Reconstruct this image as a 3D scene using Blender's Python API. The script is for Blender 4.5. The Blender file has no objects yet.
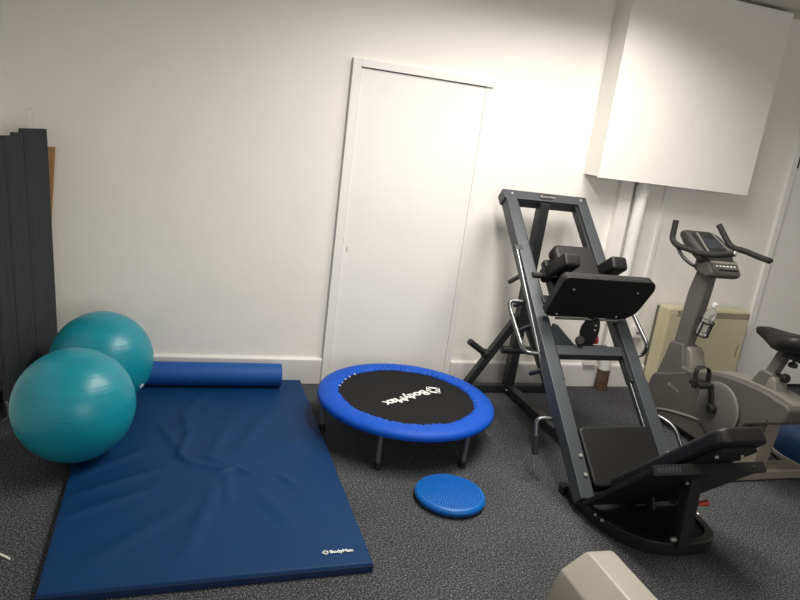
import bpy, bmesh, math, random
from math import sin, cos, pi, radians, sqrt, atan2
from mathutils import Vector as V, Matrix as M
random.seed(7)
S = bpy.context.scene
COL = S.collection

# ------------------------------------------------------------------ materials
def lin(c):
    return tuple(((v/255)/12.92 if v/255 <= .04045 else ((v/255+.055)/1.055)**2.4) for v in c)
def mat(name, rgb, rough=.5, metal=0, spec=.5, noise=None, bump=None, coat=0, var=0.0, vscale=6):
    """rgb in sRGB 0-255. bump=(scale,strength,dist); var: gentle procedural colour variation"""
    m = bpy.data.materials.new(name); m.use_nodes = True
    nt = m.node_tree; b = nt.nodes['Principled BSDF']
    c = lin(rgb)
    b.inputs['Base Color'].default_value = (*c, 1)
    b.inputs['Roughness'].default_value = rough
    b.inputs['Metallic'].default_value = metal
    b.inputs['Specular IOR Level'].default_value = spec
    if coat: b.inputs['Coat Weight'].default_value = coat
    tc = nt.nodes.new('ShaderNodeTexCoord')
    if var:
        n = nt.nodes.new('ShaderNodeTexNoise'); n.inputs['Scale'].default_value = vscale; n.inputs['Detail'].default_value = 4
        r = nt.nodes.new('ShaderNodeValToRGB')
        r.color_ramp.elements[0].position = .3; r.color_ramp.elements[1].position = .7
        r.color_ramp.elements[0].color = (*[v*(1-var) for v in c], 1)
        r.color_ramp.elements[1].color = (*[min(1, v*(1+var)) for v in c], 1)
        nt.links.new(tc.outputs['Object'], n.inputs['Vector']); nt.links.new(n.outputs['Fac'], r.inputs['Fac'])
        nt.links.new(r.outputs['Color'], b.inputs['Base Color'])
    if bump:
        n = nt.nodes.new('ShaderNodeTexNoise'); n.inputs['Scale'].default_value = bump[0]; n.inputs['Detail'].default_value = 5
        bp = nt.nodes.new('ShaderNodeBump'); bp.inputs['Strength'].default_value = bump[1]; bp.inputs['Distance'].default_value = bump[2]
        nt.links.new(tc.outputs['Object'], n.inputs['Vector']); nt.links.new(n.outputs['Fac'], bp.inputs['Height'])
        nt.links.new(bp.outputs['Normal'], b.inputs['Normal'])
    return m

MT = {}
MT['wall'] = mat('wall_paint', (236, 233, 227), .62, bump=(9, .12, .02), var=.015, vscale=3)
MT['ceil'] = mat('ceiling_paint', (215, 212, 204), .8, bump=(14, .1, .01))
MT['gloss'] = mat('white_gloss_paint', (232, 231, 228), .36, bump=(5, .04, .01), var=.015, vscale=4)
MT['board'] = mat('skirting_paint', (222, 220, 217), .42, bump=(8, .04, .01), var=.02)
MT['cab'] = mat('cupboard_paint', (236, 233, 227), .55, bump=(6, .05, .01), var=.015, vscale=3)
MT['dark'] = mat('painted_gap_shade', (30, 28, 26), .9, bump=(20, .1, .01))
MT['bare'] = mat('bare_timber', (92, 72, 60), .8, bump=(40, .3, .01), var=.35, vscale=18)
MT['heater'] = mat('cream_enamel', (206, 198, 166), .45, bump=(7, .03, .01), var=.02)
MT['heater_shade'] = mat('cream_shadowed_vent', (104, 100, 84), .6, bump=(20, .05, .01))  # darker copy of the cream: slot and gap shade put into the colour
MT['rust'] = mat('rust_mark', (150, 122, 85), .8, bump=(60, .3, .01), var=.3, vscale=60)
MT['socket'] = mat('white_plastic', (228, 226, 220), .35, bump=(30, .02, .005))
MT['vinyl'] = mat('navy_vinyl', (4, 48, 92), .58, spec=.2, bump=(260, .06, .002), var=.05, vscale=5)
MT['vinyl_edge'] = mat('navy_vinyl_edge', (10, 36, 78), .5, bump=(200, .08, .002))
MT['foam'] = mat('blue_foam', (12, 76, 148), .55, spec=.35, bump=(220, .15, .002), var=.05, vscale=30)
MT['pad'] = mat('royal_blue_pvc', (0, 74, 178), .55, spec=.25, bump=(120, .08, .002), var=.04, vscale=9)
MT['bed'] = mat('black_woven_mat', (20, 20, 21), .75, spec=.18, bump=(420, .2, .002), var=.08, vscale=140)
MT['print'] = mat('white_print', (226, 228, 228), .5, bump=(200, .05, .001))
MT['tubegrey'] = mat('grey_powder_tube', (118, 118, 118), .4, metal=.6, bump=(90, .04, .002))
MT['rubber'] = mat('black_rubber', (20, 20, 21), .6, bump=(120, .1, .002))
MT['disc'] = mat('cyan_blue_rubber', (0, 92, 172), .40, spec=.4, bump=(90, .04, .002), var=.03)
MT['steel'] = mat('slate_powder_coat', (64, 68, 73), .45, metal=.2, spec=.5, bump=(260, .08, .001), var=.03, vscale=14)
MT['steel_dk'] = mat('charcoal_powder_coat', (44, 46, 48), .4, metal=.25, spec=.5, bump=(260, .08, .001), var=.04, vscale=14)
MT['base'] = mat('black_satin_steel', (28, 29, 30), .38, spec=.5, bump=(220, .06, .001), var=.05, vscale=14)
MT['leather'] = mat('black_upholstery', (21, 21, 22), .48, spec=.35, bump=(240, .16, .001), var=.05, vscale=20)
MT['plate'] = mat('black_tread_plate', (22, 22, 23), .55, spec=.3, bump=(150, .15, .001))
MT['tread'] = mat('black_chequer_rubber', (17, 17, 18), .6, bump=(110, 1.0, .008))
MT['chrome'] = mat('chrome', (205, 205, 205), .16, metal=1, bump=(60, .01, .001))
MT['rod'] = mat('dull_chrome_tube', (104, 106, 108), .3, metal=.9, bump=(60, .02, .001))
MT['bolt'] = mat('zinc_bolt', (205, 203, 198), .3, metal=.7, bump=(80, .05, .001))
MT['red'] = mat('red_plastic', (190, 36, 30), .4, bump=(60, .03, .001))
MT['ora'] = mat('orange_red_grip', (178, 58, 40), .5, bump=(60, .03, .001))
MT['bike'] = mat('bike_grey_plastic', (84, 82, 79), .54, spec=.4, bump=(240, .06, .001), var=.03, vscale=8)
MT['bike_lt'] = mat('bike_silver_plastic', (120, 117, 112), .5, spec=.35, bump=(240, .06, .001), var=.02)
MT['bike_mast'] = mat('bike_mast_grey', (94, 93, 89), .52, metal=.1, bump=(240, .05, .001), var=.02)
MT['bike_disc'] = mat('crank_disc_grey', (90, 89, 87), .48, bump=(160, .05, .001), var=.03)
MT['bike_foot'] = mat('stabiliser_taupe', (124, 117, 107), .55, bump=(160, .08, .001), var=.04)
MT['console'] = mat('console_dark_grey', (52, 52, 51), .5, bump=(240, .05, .001), var=.03)
MT['screen'] = mat('console_screen', (52, 56, 62), .2, bump=(20, .01, .001))
MT['grip'] = mat('black_foam_grip', (34, 33, 33), .7, bump=(180, .25, .002))
MT['bosu'] = mat('deep_blue_rubber', (24, 52, 88), .38, spec=.5, bump=(60, .03, .001), var=.04)
MT['bosu_rim'] = mat('pale_grey_rim', (158, 156, 150), .5, bump=(80, .05, .001))
MT['shell'] = mat('champagne_silver_plastic', (150, 146, 137), .42, metal=.1, bump=(160, .04, .001), var=.02)
MT['card'] = mat('brown_board', (172, 130, 84), .75, bump=(60, .1, .002), var=.08, vscale=12)
MT['cord'] = mat('white_cord', (232, 230, 224), .5, bump=(150, .1, .001))
MT['strap'] = mat('grey_webbing', (104, 104, 104), .7, bump=(200, .2, .001))
MT['lamp'] = mat('luminaire_white_metal', (225, 225, 222), .4, bump=(30, .02, .001))

# clear bottle
def glass(name):
    m = mat(name, (235, 238, 240), .08, bump=(14, .25, .01))
    b = m.node_tree.nodes['Principled BSDF']
    b.inputs['Transmission Weight'].default_value = .82; b.inputs['IOR'].default_value = 1.2
    return m
MT['bottle'] = glass('clear_plastic')

def carpet():
    m = mat('charcoal_carpet', (70, 70, 72), .95, spec=.12)
    nt = m.node_tree; b = nt.nodes['Principled BSDF']
    tc = nt.nodes.new('ShaderNodeTexCoord')
    n1 = nt.nodes.new('ShaderNodeTexNoise'); n1.inputs['Scale'].default_value = 135; n1.inputs['Detail'].default_value = 4; n1.inputs['Roughness'].default_value = .75
    n2 = nt.nodes.new('ShaderNodeTexNoise'); n2.inputs['Scale'].default_value = 3.2; n2.inputs['Detail'].default_value = 3
    r1 = nt.nodes.new('ShaderNodeValToRGB')
    e = r1.color_ramp.elements
    e[0].position = .34; e[0].color = (*lin((30, 30, 33)), 1)
    e[1].position = .70; e[1].color = (*lin((150, 150, 152)), 1)
    k = e.new(.52); k.color = (*lin((64, 65, 69)), 1)
    r2 = nt.nodes.new('ShaderNodeMapRange'); r2.inputs['From Min'].default_value = .3; r2.inputs['From Max'].default_value = .7
    r2.inputs['To Min'].default_value = .88; r2.inputs['To Max'].default_value = 1.1
    mx = nt.nodes.new('ShaderNodeMix'); mx.data_type = 'RGBA'; mx.blend_type = 'MULTIPLY'; mx.inputs[0].default_value = 1
    nt.links.new(tc.outputs['Object'], n1.inputs['Vector']); nt.links.new(tc.outputs['Object'], n2.inputs['Vector'])
    nt.links.new(n1.outputs['Fac'], r1.inputs['Fac']); nt.links.new(n2.outputs['Fac'], r2.inputs['Value'])
    nt.links.new(r1.outputs['Color'], mx.inputs[6]); nt.links.new(r2.outputs['Result'], mx.inputs[7])
    nt.links.new(mx.outputs[2], b.inputs['Base Color'])
    bp = nt.nodes.new('ShaderNodeBump'); bp.inputs['Strength'].default_value = .7; bp.inputs['Distance'].default_value = .006
    nt.links.new(n1.outputs['Fac'], bp.inputs['Height']); nt.links.new(bp.outputs['Normal'], b.inputs['Normal'])
    return m
MT['carpet'] = carpet()

def ballmat():
    m = mat('turquoise_gym_ball_vinyl', (14, 136, 154), .34, spec=.5)
    nt = m.node_tree; b = nt.nodes['Principled BSDF']
    tc = nt.nodes.new('ShaderNodeTexCoord')
    mp = nt.nodes.new('ShaderNodeMapping'); mp.inputs['Rotation'].default_value = (radians(14), radians(-10), 0)
    mp.inputs['Scale'].default_value = (1.2, 1.2, 60)
    n = nt.nodes.new('ShaderNodeTexNoise'); n.inputs['Scale'].default_value = 2.2; n.inputs['Detail'].default_value = 4
    w = nt.nodes.new('ShaderNodeTexWave'); w.bands_direction = 'Z'; w.inputs['Scale'].default_value = 1.0; w.inputs['Distortion'].default_value = .6
    bp = nt.nodes.new('ShaderNodeBump'); bp.inputs['Strength'].default_value = .22; bp.inputs['Distance'].default_value = .004
    nt.links.new(tc.outputs['Object'], mp.inputs['Vector']); nt.links.new(mp.outputs['Vector'], n.inputs['Vector'])
    nt.links.new(n.outputs['Fac'], bp.inputs['Height']); nt.links.new(bp.outputs['Normal'], b.inputs['Normal'])
    r = nt.nodes.new('ShaderNodeValToRGB'); c = lin((14, 136, 154))
    r.color_ramp.elements[0].position = .3; r.color_ramp.elements[0].color = (*[v*.9 for v in c], 1)
    r.color_ramp.elements[1].position = .7; r.color_ramp.elements[1].color = (*[v*1.08 for v in c], 1)
    nt.links.new(n.outputs['Fac'], r.inputs['Fac']); nt.links.new(r.outputs['Color'], b.inputs['Base Color'])
    return m
MT['ball'] = ballmat()

def feltmat():
    m = mat('dark_grey_ribbed_foam', (58, 60, 64), .85, spec=.2)
    nt = m.node_tree; b = nt.nodes['Principled BSDF']
    tc = nt.nodes.new('ShaderNodeTexCoord')
    mp = nt.nodes.new('ShaderNodeMapping'); mp.inputs['Scale'].default_value = (1, 60, 2)
    n = nt.nodes.new('ShaderNodeTexNoise'); n.inputs['Scale'].default_value = 3; n.inputs['Detail'].default_value = 4
    r = nt.nodes.new('ShaderNodeValToRGB'); c = lin((58, 60, 64))
    r.color_ramp.elements[0].position = .3; r.color_ramp.elements[0].color = (*[v*.9 for v in c], 1)
    r.color_ramp.elements[1].position = .7; r.color_ramp.elements[1].color = (*[v*1.1 for v in c], 1)
    bp = nt.nodes.new('ShaderNodeBump'); bp.inputs['Strength'].default_value = .4; bp.inputs['Distance'].default_value = .004
    nt.links.new(tc.outputs['Object'], mp.inputs['Vector']); nt.links.new(mp.outputs['Vector'], n.inputs['Vector'])
    nt.links.new(n.outputs['Fac'], r.inputs['Fac']); nt.links.new(r.outputs['Color'], b.inputs['Base Color'])
    nt.links.new(n.outputs['Fac'], bp.inputs['Height']); nt.links.new(bp.outputs['Normal'], b.inputs['Normal'])
    return m
MT['felt'] = feltmat()

# ------------------------------------------------------------------ mesh helpers (world coordinates)
def NB(): return bmesh.new()

def merge(dst, src, mtx=None):
    if mtx is not None: bmesh.ops.transform(src, matrix=mtx, verts=src.verts)
    me = bpy.data.meshes.new('tmp'); src.to_mesh(me); src.free()
    dst.from_mesh(me); bpy.data.meshes.remove(me)
    return dst

def frame(o, x, y, z):
    x, y, z = V(x).normalized(), V(y).normalized(), V(z).normalized()
    m = M((x, y, z)).transposed().to_4x4(); m.translation = V(o); return m

def box(bm, size, mtx, bev=.004, seg=2):
    b = NB(); bmesh.ops.create_cube(b, size=1)
    bmesh.ops.scale(b, vec=V(size), verts=b.verts)
    if bev: bmesh.ops.bevel(b, geom=b.edges[:], offset=min(bev, min(size)*.45), segments=seg, profile=.5, affect='EDGES')
    return merge(bm, b, mtx)

def abox(bm, x0, x1, y0, y1, z0, z1, bev=.004, seg=2):
    return box(bm, (abs(x1-x0), abs(y1-y0), abs(z1-z0)), M.Translation(((x0+x1)/2, (y0+y1)/2, (z0+z1)/2)), bev, seg)

def beam(bm, p, q, w, h, up=(0, 0, 1), bev=.004):
    """rectangular tube from p to q; w across, h along 'up'"""
    p, q = V(p), V(q); d = (q-p); L = d.length; d.normalize()
    u = V(up); s = d.cross(u)
    if s.length < 1e-4: s = d.cross(V((1, 0, 0)))
    s.normalize(); u = s.cross(d).normalized()
    return box(bm, (w, L, h), frame((p+q)/2, s, d, u), bev)

def fillet(pts, r, n=6):
    pts = [V(p) for p in pts]; out = [pts[0]]
    for i in range(1, len(pts)-1):
        a, b, c = pts[i-1], pts[i], pts[i+1]
        d1, d2 = (a-b), (c-b); k = min(r, d1.length*.48, d2.length*.48)
        s, e = b+d1.normalized()*k, b+d2.normalized()*k
        for j in range(n+1):
            t = j/n; out.append(s*(1-t)**2 + b*2*t*(1-t) + e*t*t)
    out.append(pts[-1]); return out

def tube(bm, pts, r, seg=12, cap=True, rad=None):
    pts = [V(p) for p in pts]; rings = []; b = NB()
    t0 = (pts[1]-pts[0]).normalized()
    u = t0.orthogonal().normalized()
    for i, p in enumerate(pts):
        t = (pts[min(i+1, len(pts)-1)]-pts[max(i-1, 0)]).normalized()
        u = (u - t*u.dot(t)).normalized(); w = t.cross(u)
        rr = rad[i] if rad else r
        rings.append([b.verts.new(p+(u*cos(2*pi*k/seg)+w*sin(2*pi*k/seg))*rr) for k in range(seg)])
    for a, c in zip(rings, rings[1:]):
        for k in range(seg): b.faces.new((a[k], a[(k+1) % seg], c[(k+1) % seg], c[k]))
    if cap: b.faces.new(rings[0][::-1]); b.faces.new(rings[-1])
    return merge(bm, b)

def cyl(bm, p, q, r, seg=16, bev=0):
    p, q = V(p), V(q)
    if bev:
        d = (q-p).normalized()
        return tube(bm, [p, p+d*bev*.01, p+d*bev, q-d*bev, q-d*bev*.01, q], r, seg, True, [r-bev, r-bev*.9, r, r, r-bev*.9, r-bev])
    return tube(bm, [p, q], r, seg)

def lathe(bm, prof, c, seg=48, mtx=None):
    """prof: list of (r,z) about z axis at c"""
    b = NB(); rings = []
    for r, z in prof:
        if r < 1e-6: rings.append([b.verts.new((0, 0, z))])
        else: rings.append([b.verts.new((r*cos(2*pi*k/seg), r*sin(2*pi*k/seg), z)) for k in range(seg)])
    for a, d in zip(rings, rings[1:]):
        for k in range(seg):
            if len(a) == 1 and len(d) == 1: continue
            if len(a) == 1: b.faces.new((a[0], d[k], d[(k+1) % seg]))
            elif len(d) == 1: b.faces.new((a[k], a[(k+1) % seg], d[0]))
            else: b.faces.new((a[k], a[(k+1) % seg], d[(k+1) % seg], d[k]))
    bmesh.ops.recalc_face_normals(b, faces=b.faces)
    return merge(bm, b, (mtx if mtx is not None else M.Translation(V(c))))

def prism(bm, prof, depth, mtx, bev=.004, seg=2):
    """2-D outline (local x,y) extruded along local z from -depth/2 to depth/2"""
    b = NB(); vs = [b.verts.new((x, y, -depth/2)) for x, y in prof]
    f = b.faces.new(vs)
    g = bmesh.ops.extrude_face_region(b, geom=[f])
    bmesh.ops.translate(b, vec=(0, 0, depth), verts=[e for e in g['geom'] if isinstance(e, bmesh.types.BMVert)])
    bmesh.ops.recalc_face_normals(b, faces=b.faces)
    if bev:
        ed = [e for e in b.edges if len(e.link_faces) == 2 and e.calc_face_angle(0) > .6]
        bmesh.ops.bevel(b, geom=ed, offset=bev, segments=seg, profile=.5, affect='EDGES')
    return merge(bm, b, mtx)

def rrect(w, h, r, n=6):
    out = []
    for cx, cy, a in ((w/2-r, h/2-r, 0), (-w/2+r, h/2-r, 90), (-w/2+r, -h/2+r, 180), (w/2-r, -h/2+r, 270)):
        for k in range(n+1):
            t = radians(a+90*k/n); out.append((cx+r*cos(t), cy+r*sin(t)))
    return out

def textmesh(s, size, mtx, depth=.001):
    cu = bpy.data.curves.new('t', 'FONT'); cu.body = s; cu.size = size; cu.extrude = depth; cu.offset = size*.028
    o = bpy.data.objects.new('t', cu); COL.objects.link(o)
    dg = bpy.context.evaluated_depsgraph_get()
    me = bpy.data.meshes.new_from_object(o.evaluated_get(dg))
    bpy.data.objects.remove(o); bpy.data.curves.remove(cu)
    b = NB(); b.from_mesh(me); bpy.data.meshes.remove(me)
    xs = [v.co.x for v in b.verts]; w = max(xs)-min(xs)
    bmesh.ops.transform(b, matrix=mtx, verts=b.verts)
    return b, w

def strip(bm, pts, w, z, mtx):
    """flat stroke polyline (2-D) of width w for printed marks"""
    for a, c in zip(pts, pts[1:]):
        a, c = V(a), V(c); d = (c-a).normalized(); n = V((-d.y, d.x))*w/2
        a = a-d*w*.35; c = c+d*w*.35
        b = NB(); vs = [b.verts.new((p.x, p.y, z)) for p in (a+n, a-n, c-n, c+n)]
        f = b.faces.new(vs); f.normal_update()
        if f.normal.z < 0: f.normal_flip()
        g = bmesh.ops.extrude_face_region(b, geom=[f]); bmesh.ops.translate(b, vec=(0, 0, .0006), verts=[e for e in g['geom'] if isinstance(e, bmesh.types.BMVert)])
        merge(bm, b, mtx)

# ------------------------------------------------------------------ object helpers
def link(name, bm, m, parent=None, org=(0, 0, 0), smooth=40, label=None):
    """link a bmesh written in world coordinates as ONE object whose origin sits at org"""
    bmesh.ops.translate(bm, vec=-V(org), verts=bm.verts)
    me = bpy.data.meshes.new(name); bm.to_mesh(me); bm.free()
    me.materials.append(MT[m] if isinstance(m, str) else m)
    if smooth:
        for p in me.polygons: p.use_smooth = True
        me.set_sharp_from_angle(angle=radians(smooth))
    o = bpy.data.objects.new(name, me); COL.objects.link(o)
    if smooth and smooth <= 40:
        wn = o.modifiers.new('weighted_normals', 'WEIGHTED_NORMAL'); wn.keep_sharp = True
    if parent is not None: o.parent = parent
    else: o.location = V(org)
    if label: o['label'] = label
    return o

def tag(o, label, cat, group=None):
    o['label'] = label; o['category'] = cat
    if group: o['group'] = group
    return o

class Thing:
    def __init__(s, name, loc, label, cat, group=None):
        s.o = bpy.data.objects.new(name, None); COL.objects.link(s.o); s.o.location = loc
        s.o.empty_display_size = .1; s.loc = V(loc); tag(s.o, label, cat, group)
    def part(s, name, bm, m, parent=None, smooth=40, label=None):
        return link(name, bm, m, parent or s.o, s.loc, smooth, label)

def struct(name, bm, m, parent=None, smooth=40):
    o = link(name, bm, m, parent, smooth=smooth)
    if parent is None: o['kind'] = 'structure'
    return o

# ------------------------------------------------------------------ room shell
XL, XR, YF, ZC = -.988, 5.3, -6.2, 2.74
bm = NB(); abox(bm, XL-.1, XR+.1, YF-.1, .1, -.1, 0, 0); struct('floor', bm, 'carpet', smooth=0)
bm = NB(); abox(bm, XL-.1, XR+.1, YF-.1, .1, ZC, ZC+.1, 0); struct('ceiling', bm, 'ceil', smooth=0)
bm = NB(); abox(bm, XL-.1, XL, YF, .1, 0, ZC, 0); struct('wall_left', bm, 'wall', smooth=0)
bm = NB(); abox(bm, XR, XR+.1, YF, .1, 0, ZC, 0); struct('wall_right', bm, 'wall', smooth=0)
# back wall with two door openings
D1 = (.83, 1.672, 2.0)
D2 = (4.18, 5.06, 2.02)
bm = NB()
abox(bm, XL, D1[0], 0, .1, 0, ZC, 0); abox(bm, D1[0], D1[1], 0, .1, D1[2], ZC, 0)
abox(bm, D1[1], D2[0], 0, .1, 0, ZC, 0); abox(bm, D2[0], D2[1], 0, .1, D2[2], ZC, 0); abox(bm, D2[1], XR, 0, .1, 0, ZC, 0)
struct('wall_back', bm, 'wall', smooth=0)
bm = NB(); abox(bm, XL, XR, .2, .22, 0, ZC, 0); struct('gap_shade_backing', bm, 'dark', smooth=0)  # dark backing sheet: shade inside the door gaps put into its colour
# front wall (behind the camera) with an opening for the added fill light
WX0, WX1, WZ0, WZ1 = .6, 3.6, .95, 2.3
bm = NB()
abox(bm, XL, WX0, YF-.1, YF, 0, ZC, 0); abox(bm, WX1, XR, YF-.1, YF, 0, ZC, 0)
abox(bm, WX0, WX1, YF-.1, YF, 0, WZ0, 0); abox(bm, WX0, WX1, YF-.1, YF, WZ1, ZC, 0)
struct('wall_front', bm, 'wall', smooth=0)
bm = NB()
for x in (WX0+.03, (WX0*2+WX1)/3, (WX0+2*WX1)/3, WX1-.03): abox(bm, x-.03, x+.03, YF-.06, YF-.01, WZ0, WZ1, .004)
abox(bm, WX0, WX1, YF-.06, YF-.01, WZ0, WZ0+.06, .004); abox(bm, WX0, WX1, YF-.06, YF-.01, WZ1-.06, WZ1, .004)
struct('fill_window_1', bm, 'gloss')  # unseen window frame added around the fill light

# skirting
bm = NB()
def skirt(bm, x0, x1):
    prism(bm, [(0, 0), (-.022, 0), (-.022, .163), (-.014, .174), (0, .176)], x1-x0, frame(((x0+x1)/2, 0, 0), (0, 1, 0), (0, 0, 1), (1, 0, 0)), .0015, 1)
skirt(bm, XL, .803); struct('baseboard_left', bm, 'board')
bm = NB(); skirt(bm, 1.697, D2[0]-.026); struct('baseboard_right', bm, 'board')

# door 1: flush painted door, frame proud on the left and along the head
bm = NB(); abox(bm, .8585, 1.6535, -.012, .03, .008, 1.9745, .0015, 1); door1 = struct('door_1', bm, 'gloss')
bm = NB()
abox(bm, .804, .8545, -.03, .1, 0, 2.023, .002); abox(bm, .8545, 1.697, -.03, .1, 1.979, 2.023, .002)
struct('trim_1', bm, 'gloss')
bm = NB(); abox(bm, 1.6547, 1.697, -.014, .1, 0, 1.979, .0012); struct('trim_2', bm, 'gloss')
bm = NB(); abox(bm, .856, .8595, -.0145, -.008, .93, .97, .0005); abox(bm, .885, .889, -.0145, -.011, .885, .915, .0008)
struct('latch_plate', bm, 'rust', door1)
# door 2 far right, its architrave and hinge
bm = NB(); abox(bm, 4.213, 5.05, -.004, .036, .032, 2.0, .0015, 1); door2 = struct('door_2', bm, 'gloss')
bm = NB(); abox(bm, 4.158, 4.208, -.026, .1, 0, 2.06, .003); abox(bm, 4.208, 5.1, -.026, .1, 2.006, 2.06, .003); struct('trim_3', bm, 'gloss')
bm = NB(); abox(bm, 4.222, 4.238, -.012, -.003, 1.76, 1.85, .001); cyl(bm, (4.214, -.012, 1.76), (4.214, -.012, 1.85), .006)
struct('hinge', bm, 'steel_dk', door2)
# boxed-in pipe run under the cupboard
bm = NB(); abox(bm, 2.735, 2.835, -.045, 0, .176, 1.53, .003); struct('trim_4', bm, 'wall')
# boxed cupboard high on the wall
T = Thing('wall_cupboard', (3.06, -.09, 1.525), 'large white boxed-in cupboard fixed high on the back wall near the ceiling', 'cupboard')
bm = NB(); abox(bm, 2.452, 3.665, -.164, 0, 1.53, 2.716, .003); T.part('carcass', bm, 'cab')
bm = NB(); abox(bm, 2.449, 3.0795, -.182, -.164, 1.523, 2.72, .0008); T.part('front_panel', bm, 'cab')
bm = NB(); abox(bm, 3.0803, 3.668, -.182, -.164, 1.523, 2.72, .0008); T.part('front_panel', bm, 'cab')
# pipes
bm = NB(); cyl(bm, (2.895, -.062, .15), (2.895, -.062, 1.522), .042, 24); cyl(bm, (2.895, -.062, 1.43), (2.895, -.062, 1.50), .047, 24)
t = Thing('waste_pipe', (2.895, -.062, 0), 'thick white vertical pipe below the cupboard with bare brown foot', 'pipe')
t.part('pipe', bm, 'gloss')
bm = NB()
b2 = NB(); 
prof = [(.0, .0), (.046, .0), (.047, .05), (.044, .12), (.045, .157), (.0, .16)]
lathe(bm, prof, (2.895, -.066, 0.0), 16); t.part('pipe_foot', bm, 'bare', label='bare flaking brown lower end of the pipe')
bm = NB(); abox(bm, 3.118, 3.146, -.016, 0, .49, 1.524, .002)
tag(link('cable_trunking', bm, 'gloss', org=(3.132, -.008, .49)), 'thin white cable trunking running down the wall to the socket', 'trunking')
# socket
t = Thing('wall_socket', (3.135, 0, .44), 'small white socket box on the wall left of the cream heater', 'socket')
bm = NB(); abox(bm, 3.095, 3.175, -.045, -.0, .40, .485, .006); t.part('back_box', bm, 'socket')
bm = NB(); abox(bm, 3.118, 3.152, -.049, -.044, .43, .45, .002); t.part('rocker_switch', bm, 'bike_lt')

# ceiling luminaires (out of the frame; the lamps that light the room)
LUM = [(1.25, -1.75, .12, .80), (2.2, -1.1, .40, .35)]
for (x, y, hx, hy_), lb in zip(LUM, ('long ceiling light over the trampoline', 'square ceiling light in front of the wall cupboard')):
    t = Thing('ceiling_light', (x, y, ZC), lb, 'ceiling light', 'louvred ceiling lights')
    bm = NB(); fr = [(x-hx-.02, y-hy_-.02), (x+hx+.02, y-hy_-.02), (x+hx+.02, y+hy_+.02), (x-hx-.02, y+hy_+.02)]
    abox(bm, x-hx-.02, x+hx+.02, y-hy_-.02, y-hy_, ZC-.03, ZC, .002); abox(bm, x-hx-.02, x+hx+.02, y+hy_, y+hy_+.02, ZC-.03, ZC, .002)
    abox(bm, x-hx-.02, x-hx, y-hy_, y+hy_, ZC-.03, ZC, .002); abox(bm, x+hx, x+hx+.02, y-hy_, y+hy_, ZC-.03, ZC, .002)
    t.part('frame', bm, 'lamp')

# ------------------------------------------------------------------ storage heater
t = Thing('storage_heater', (3.64, -.09, 0), 'cream wall heater standing behind the exercise bike', 'heater')
hx0, hx1, hy, hz0, hz1 = 3.272, 4.02, -.155, .06, .672
bm = NB(); abox(bm, hx0, hx1, hy, -.03, hz0, hz1, .02, 4); body = t.part('casing', bm, 'heater')
bm = NB(); abox(bm, hx0+.01, hx1-.01, -.03, 0, hz0+.03, hz1-.02, .004); t.part('back_plate', bm, 'heater_shade', label='recessed strip between heater and wall, shade painted into its colour')
g = NB(); gd = NB()
abox(gd, hx0+.075, hx1-.012, hy-.002, hy+.01, hz1-.062, hz1-.02, .001)
for k in range(44):
    x = hx0+.078+k*(hx1-hx0-.095)/43; abox(g, x-.0022, x+.0022, hy-.0035, hy, hz1-.06, hz1-.022, .0008, 1)
gr = t.part('vent_grille', gd, 'heater_shade', label='slotted outlet strip along the top, slot shade painted into its colour')
t.part('grille_fins', g, 'heater', gr)
bm = NB(); cyl(bm, (hx0+.035, hy+.02, hz1-.045), (hx0+.035, hy-.004, hz1-.045), .012, 16, .002); t.part('dial', bm, 'heater')
bm = NB()
prism(bm, [(0, 0), (.006, .02), (.004, .06), (.012, .10), (.006, .115), (-.004, .07), (-.005, .03)], .002, frame((3.965, hy-.0005, .30), (1, 0, 0), (0, 0, 1), (0, -1, 0)), 0)
t.part('rust_scratch', bm, 'rust', label='brown scratch near the right edge')
for x in (hx0+.06, hx1-.12):
    bm = NB(); abox(bm, x, x+.06, hy+.01, -.03, 0, hz0+.005, .003); t.part('foot', bm, 'heater')

# ------------------------------------------------------------------ folding mat in the left corner, board and cord
t = Thing('folding_mat', (-.80, -.28, 0), 'dark grey ribbed folding mat standing on end in the left corner', 'mat')
edges = [-.06, -.255, -.32, -.40, -.455, -.51]
tops = [1.424, 1.405, 1.390, 1.376, 1.368]
for k in range(5):
    y0, y1 = edges[k], edges[k+1]
    b = NB(); th = .03; n = 8
    def fx(z, y, e): return -.706 - .060*(z/1.42) - .33*(-.06-y) + e
    def row(e, ys):
        return [[b.verts.new((fx(z, y, ee), y, z)) for z in (0, tops[k])] for y, ee in zip(ys, e)]
    ys = [y0+(y1-y0)*j/n for j in range(n+1)]
    vs = row([-.003-.004*abs(sin(pi*j/4+pi/4))-(.003 if j in (0, n) else 0)-(.003 if k % 2 else 0) for j in range(n+1)], ys)
    bk = row([-th, -th], (y0, y1))
    for j in range(n): b.faces.new((vs[j][0], vs[j+1][0], vs[j+1][1], vs[j][1]))
    b.faces.new((bk[1][0], bk[0][0], bk[0][1], bk[1][1]))
    b.faces.new((vs[0][0], vs[0][1], bk[0][1], bk[0][0])); b.faces.new((vs[n][0], bk[1][0], bk[1][1], vs[n][1]))
    b.faces.new([v[1] for v in vs]+[bk[1][1], bk[0][1]]); b.faces.new([v[0] for v in vs][::-1]+[bk[0][0], bk[1][0]])
    bmesh.ops.recalc_face_normals(b, faces=b.faces)
    t.part('panel', b, 'felt', smooth=0)
bm = NB()
tube(bm, fillet([(-.885, -.535, .0), (-.862, -.53, .015), (-.862, -.528, .075), (-.875, -.52, .10)], .03), .006, 8)
t.part('carry_strap', bm, 'strap')
bm = NB(); tube(bm, fillet([(-.853, -.085, 1.35), (-.853, -.085, 1.515), (-.838, -.088, 1.522), (-.824, -.09, 1.515), (-.824, -.09, 1.35)], .012), .003, 8)
t.part('hanging_cord', bm, 'cord', label='white cord loop at the top')
bm = NB(); b = NB()
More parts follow.
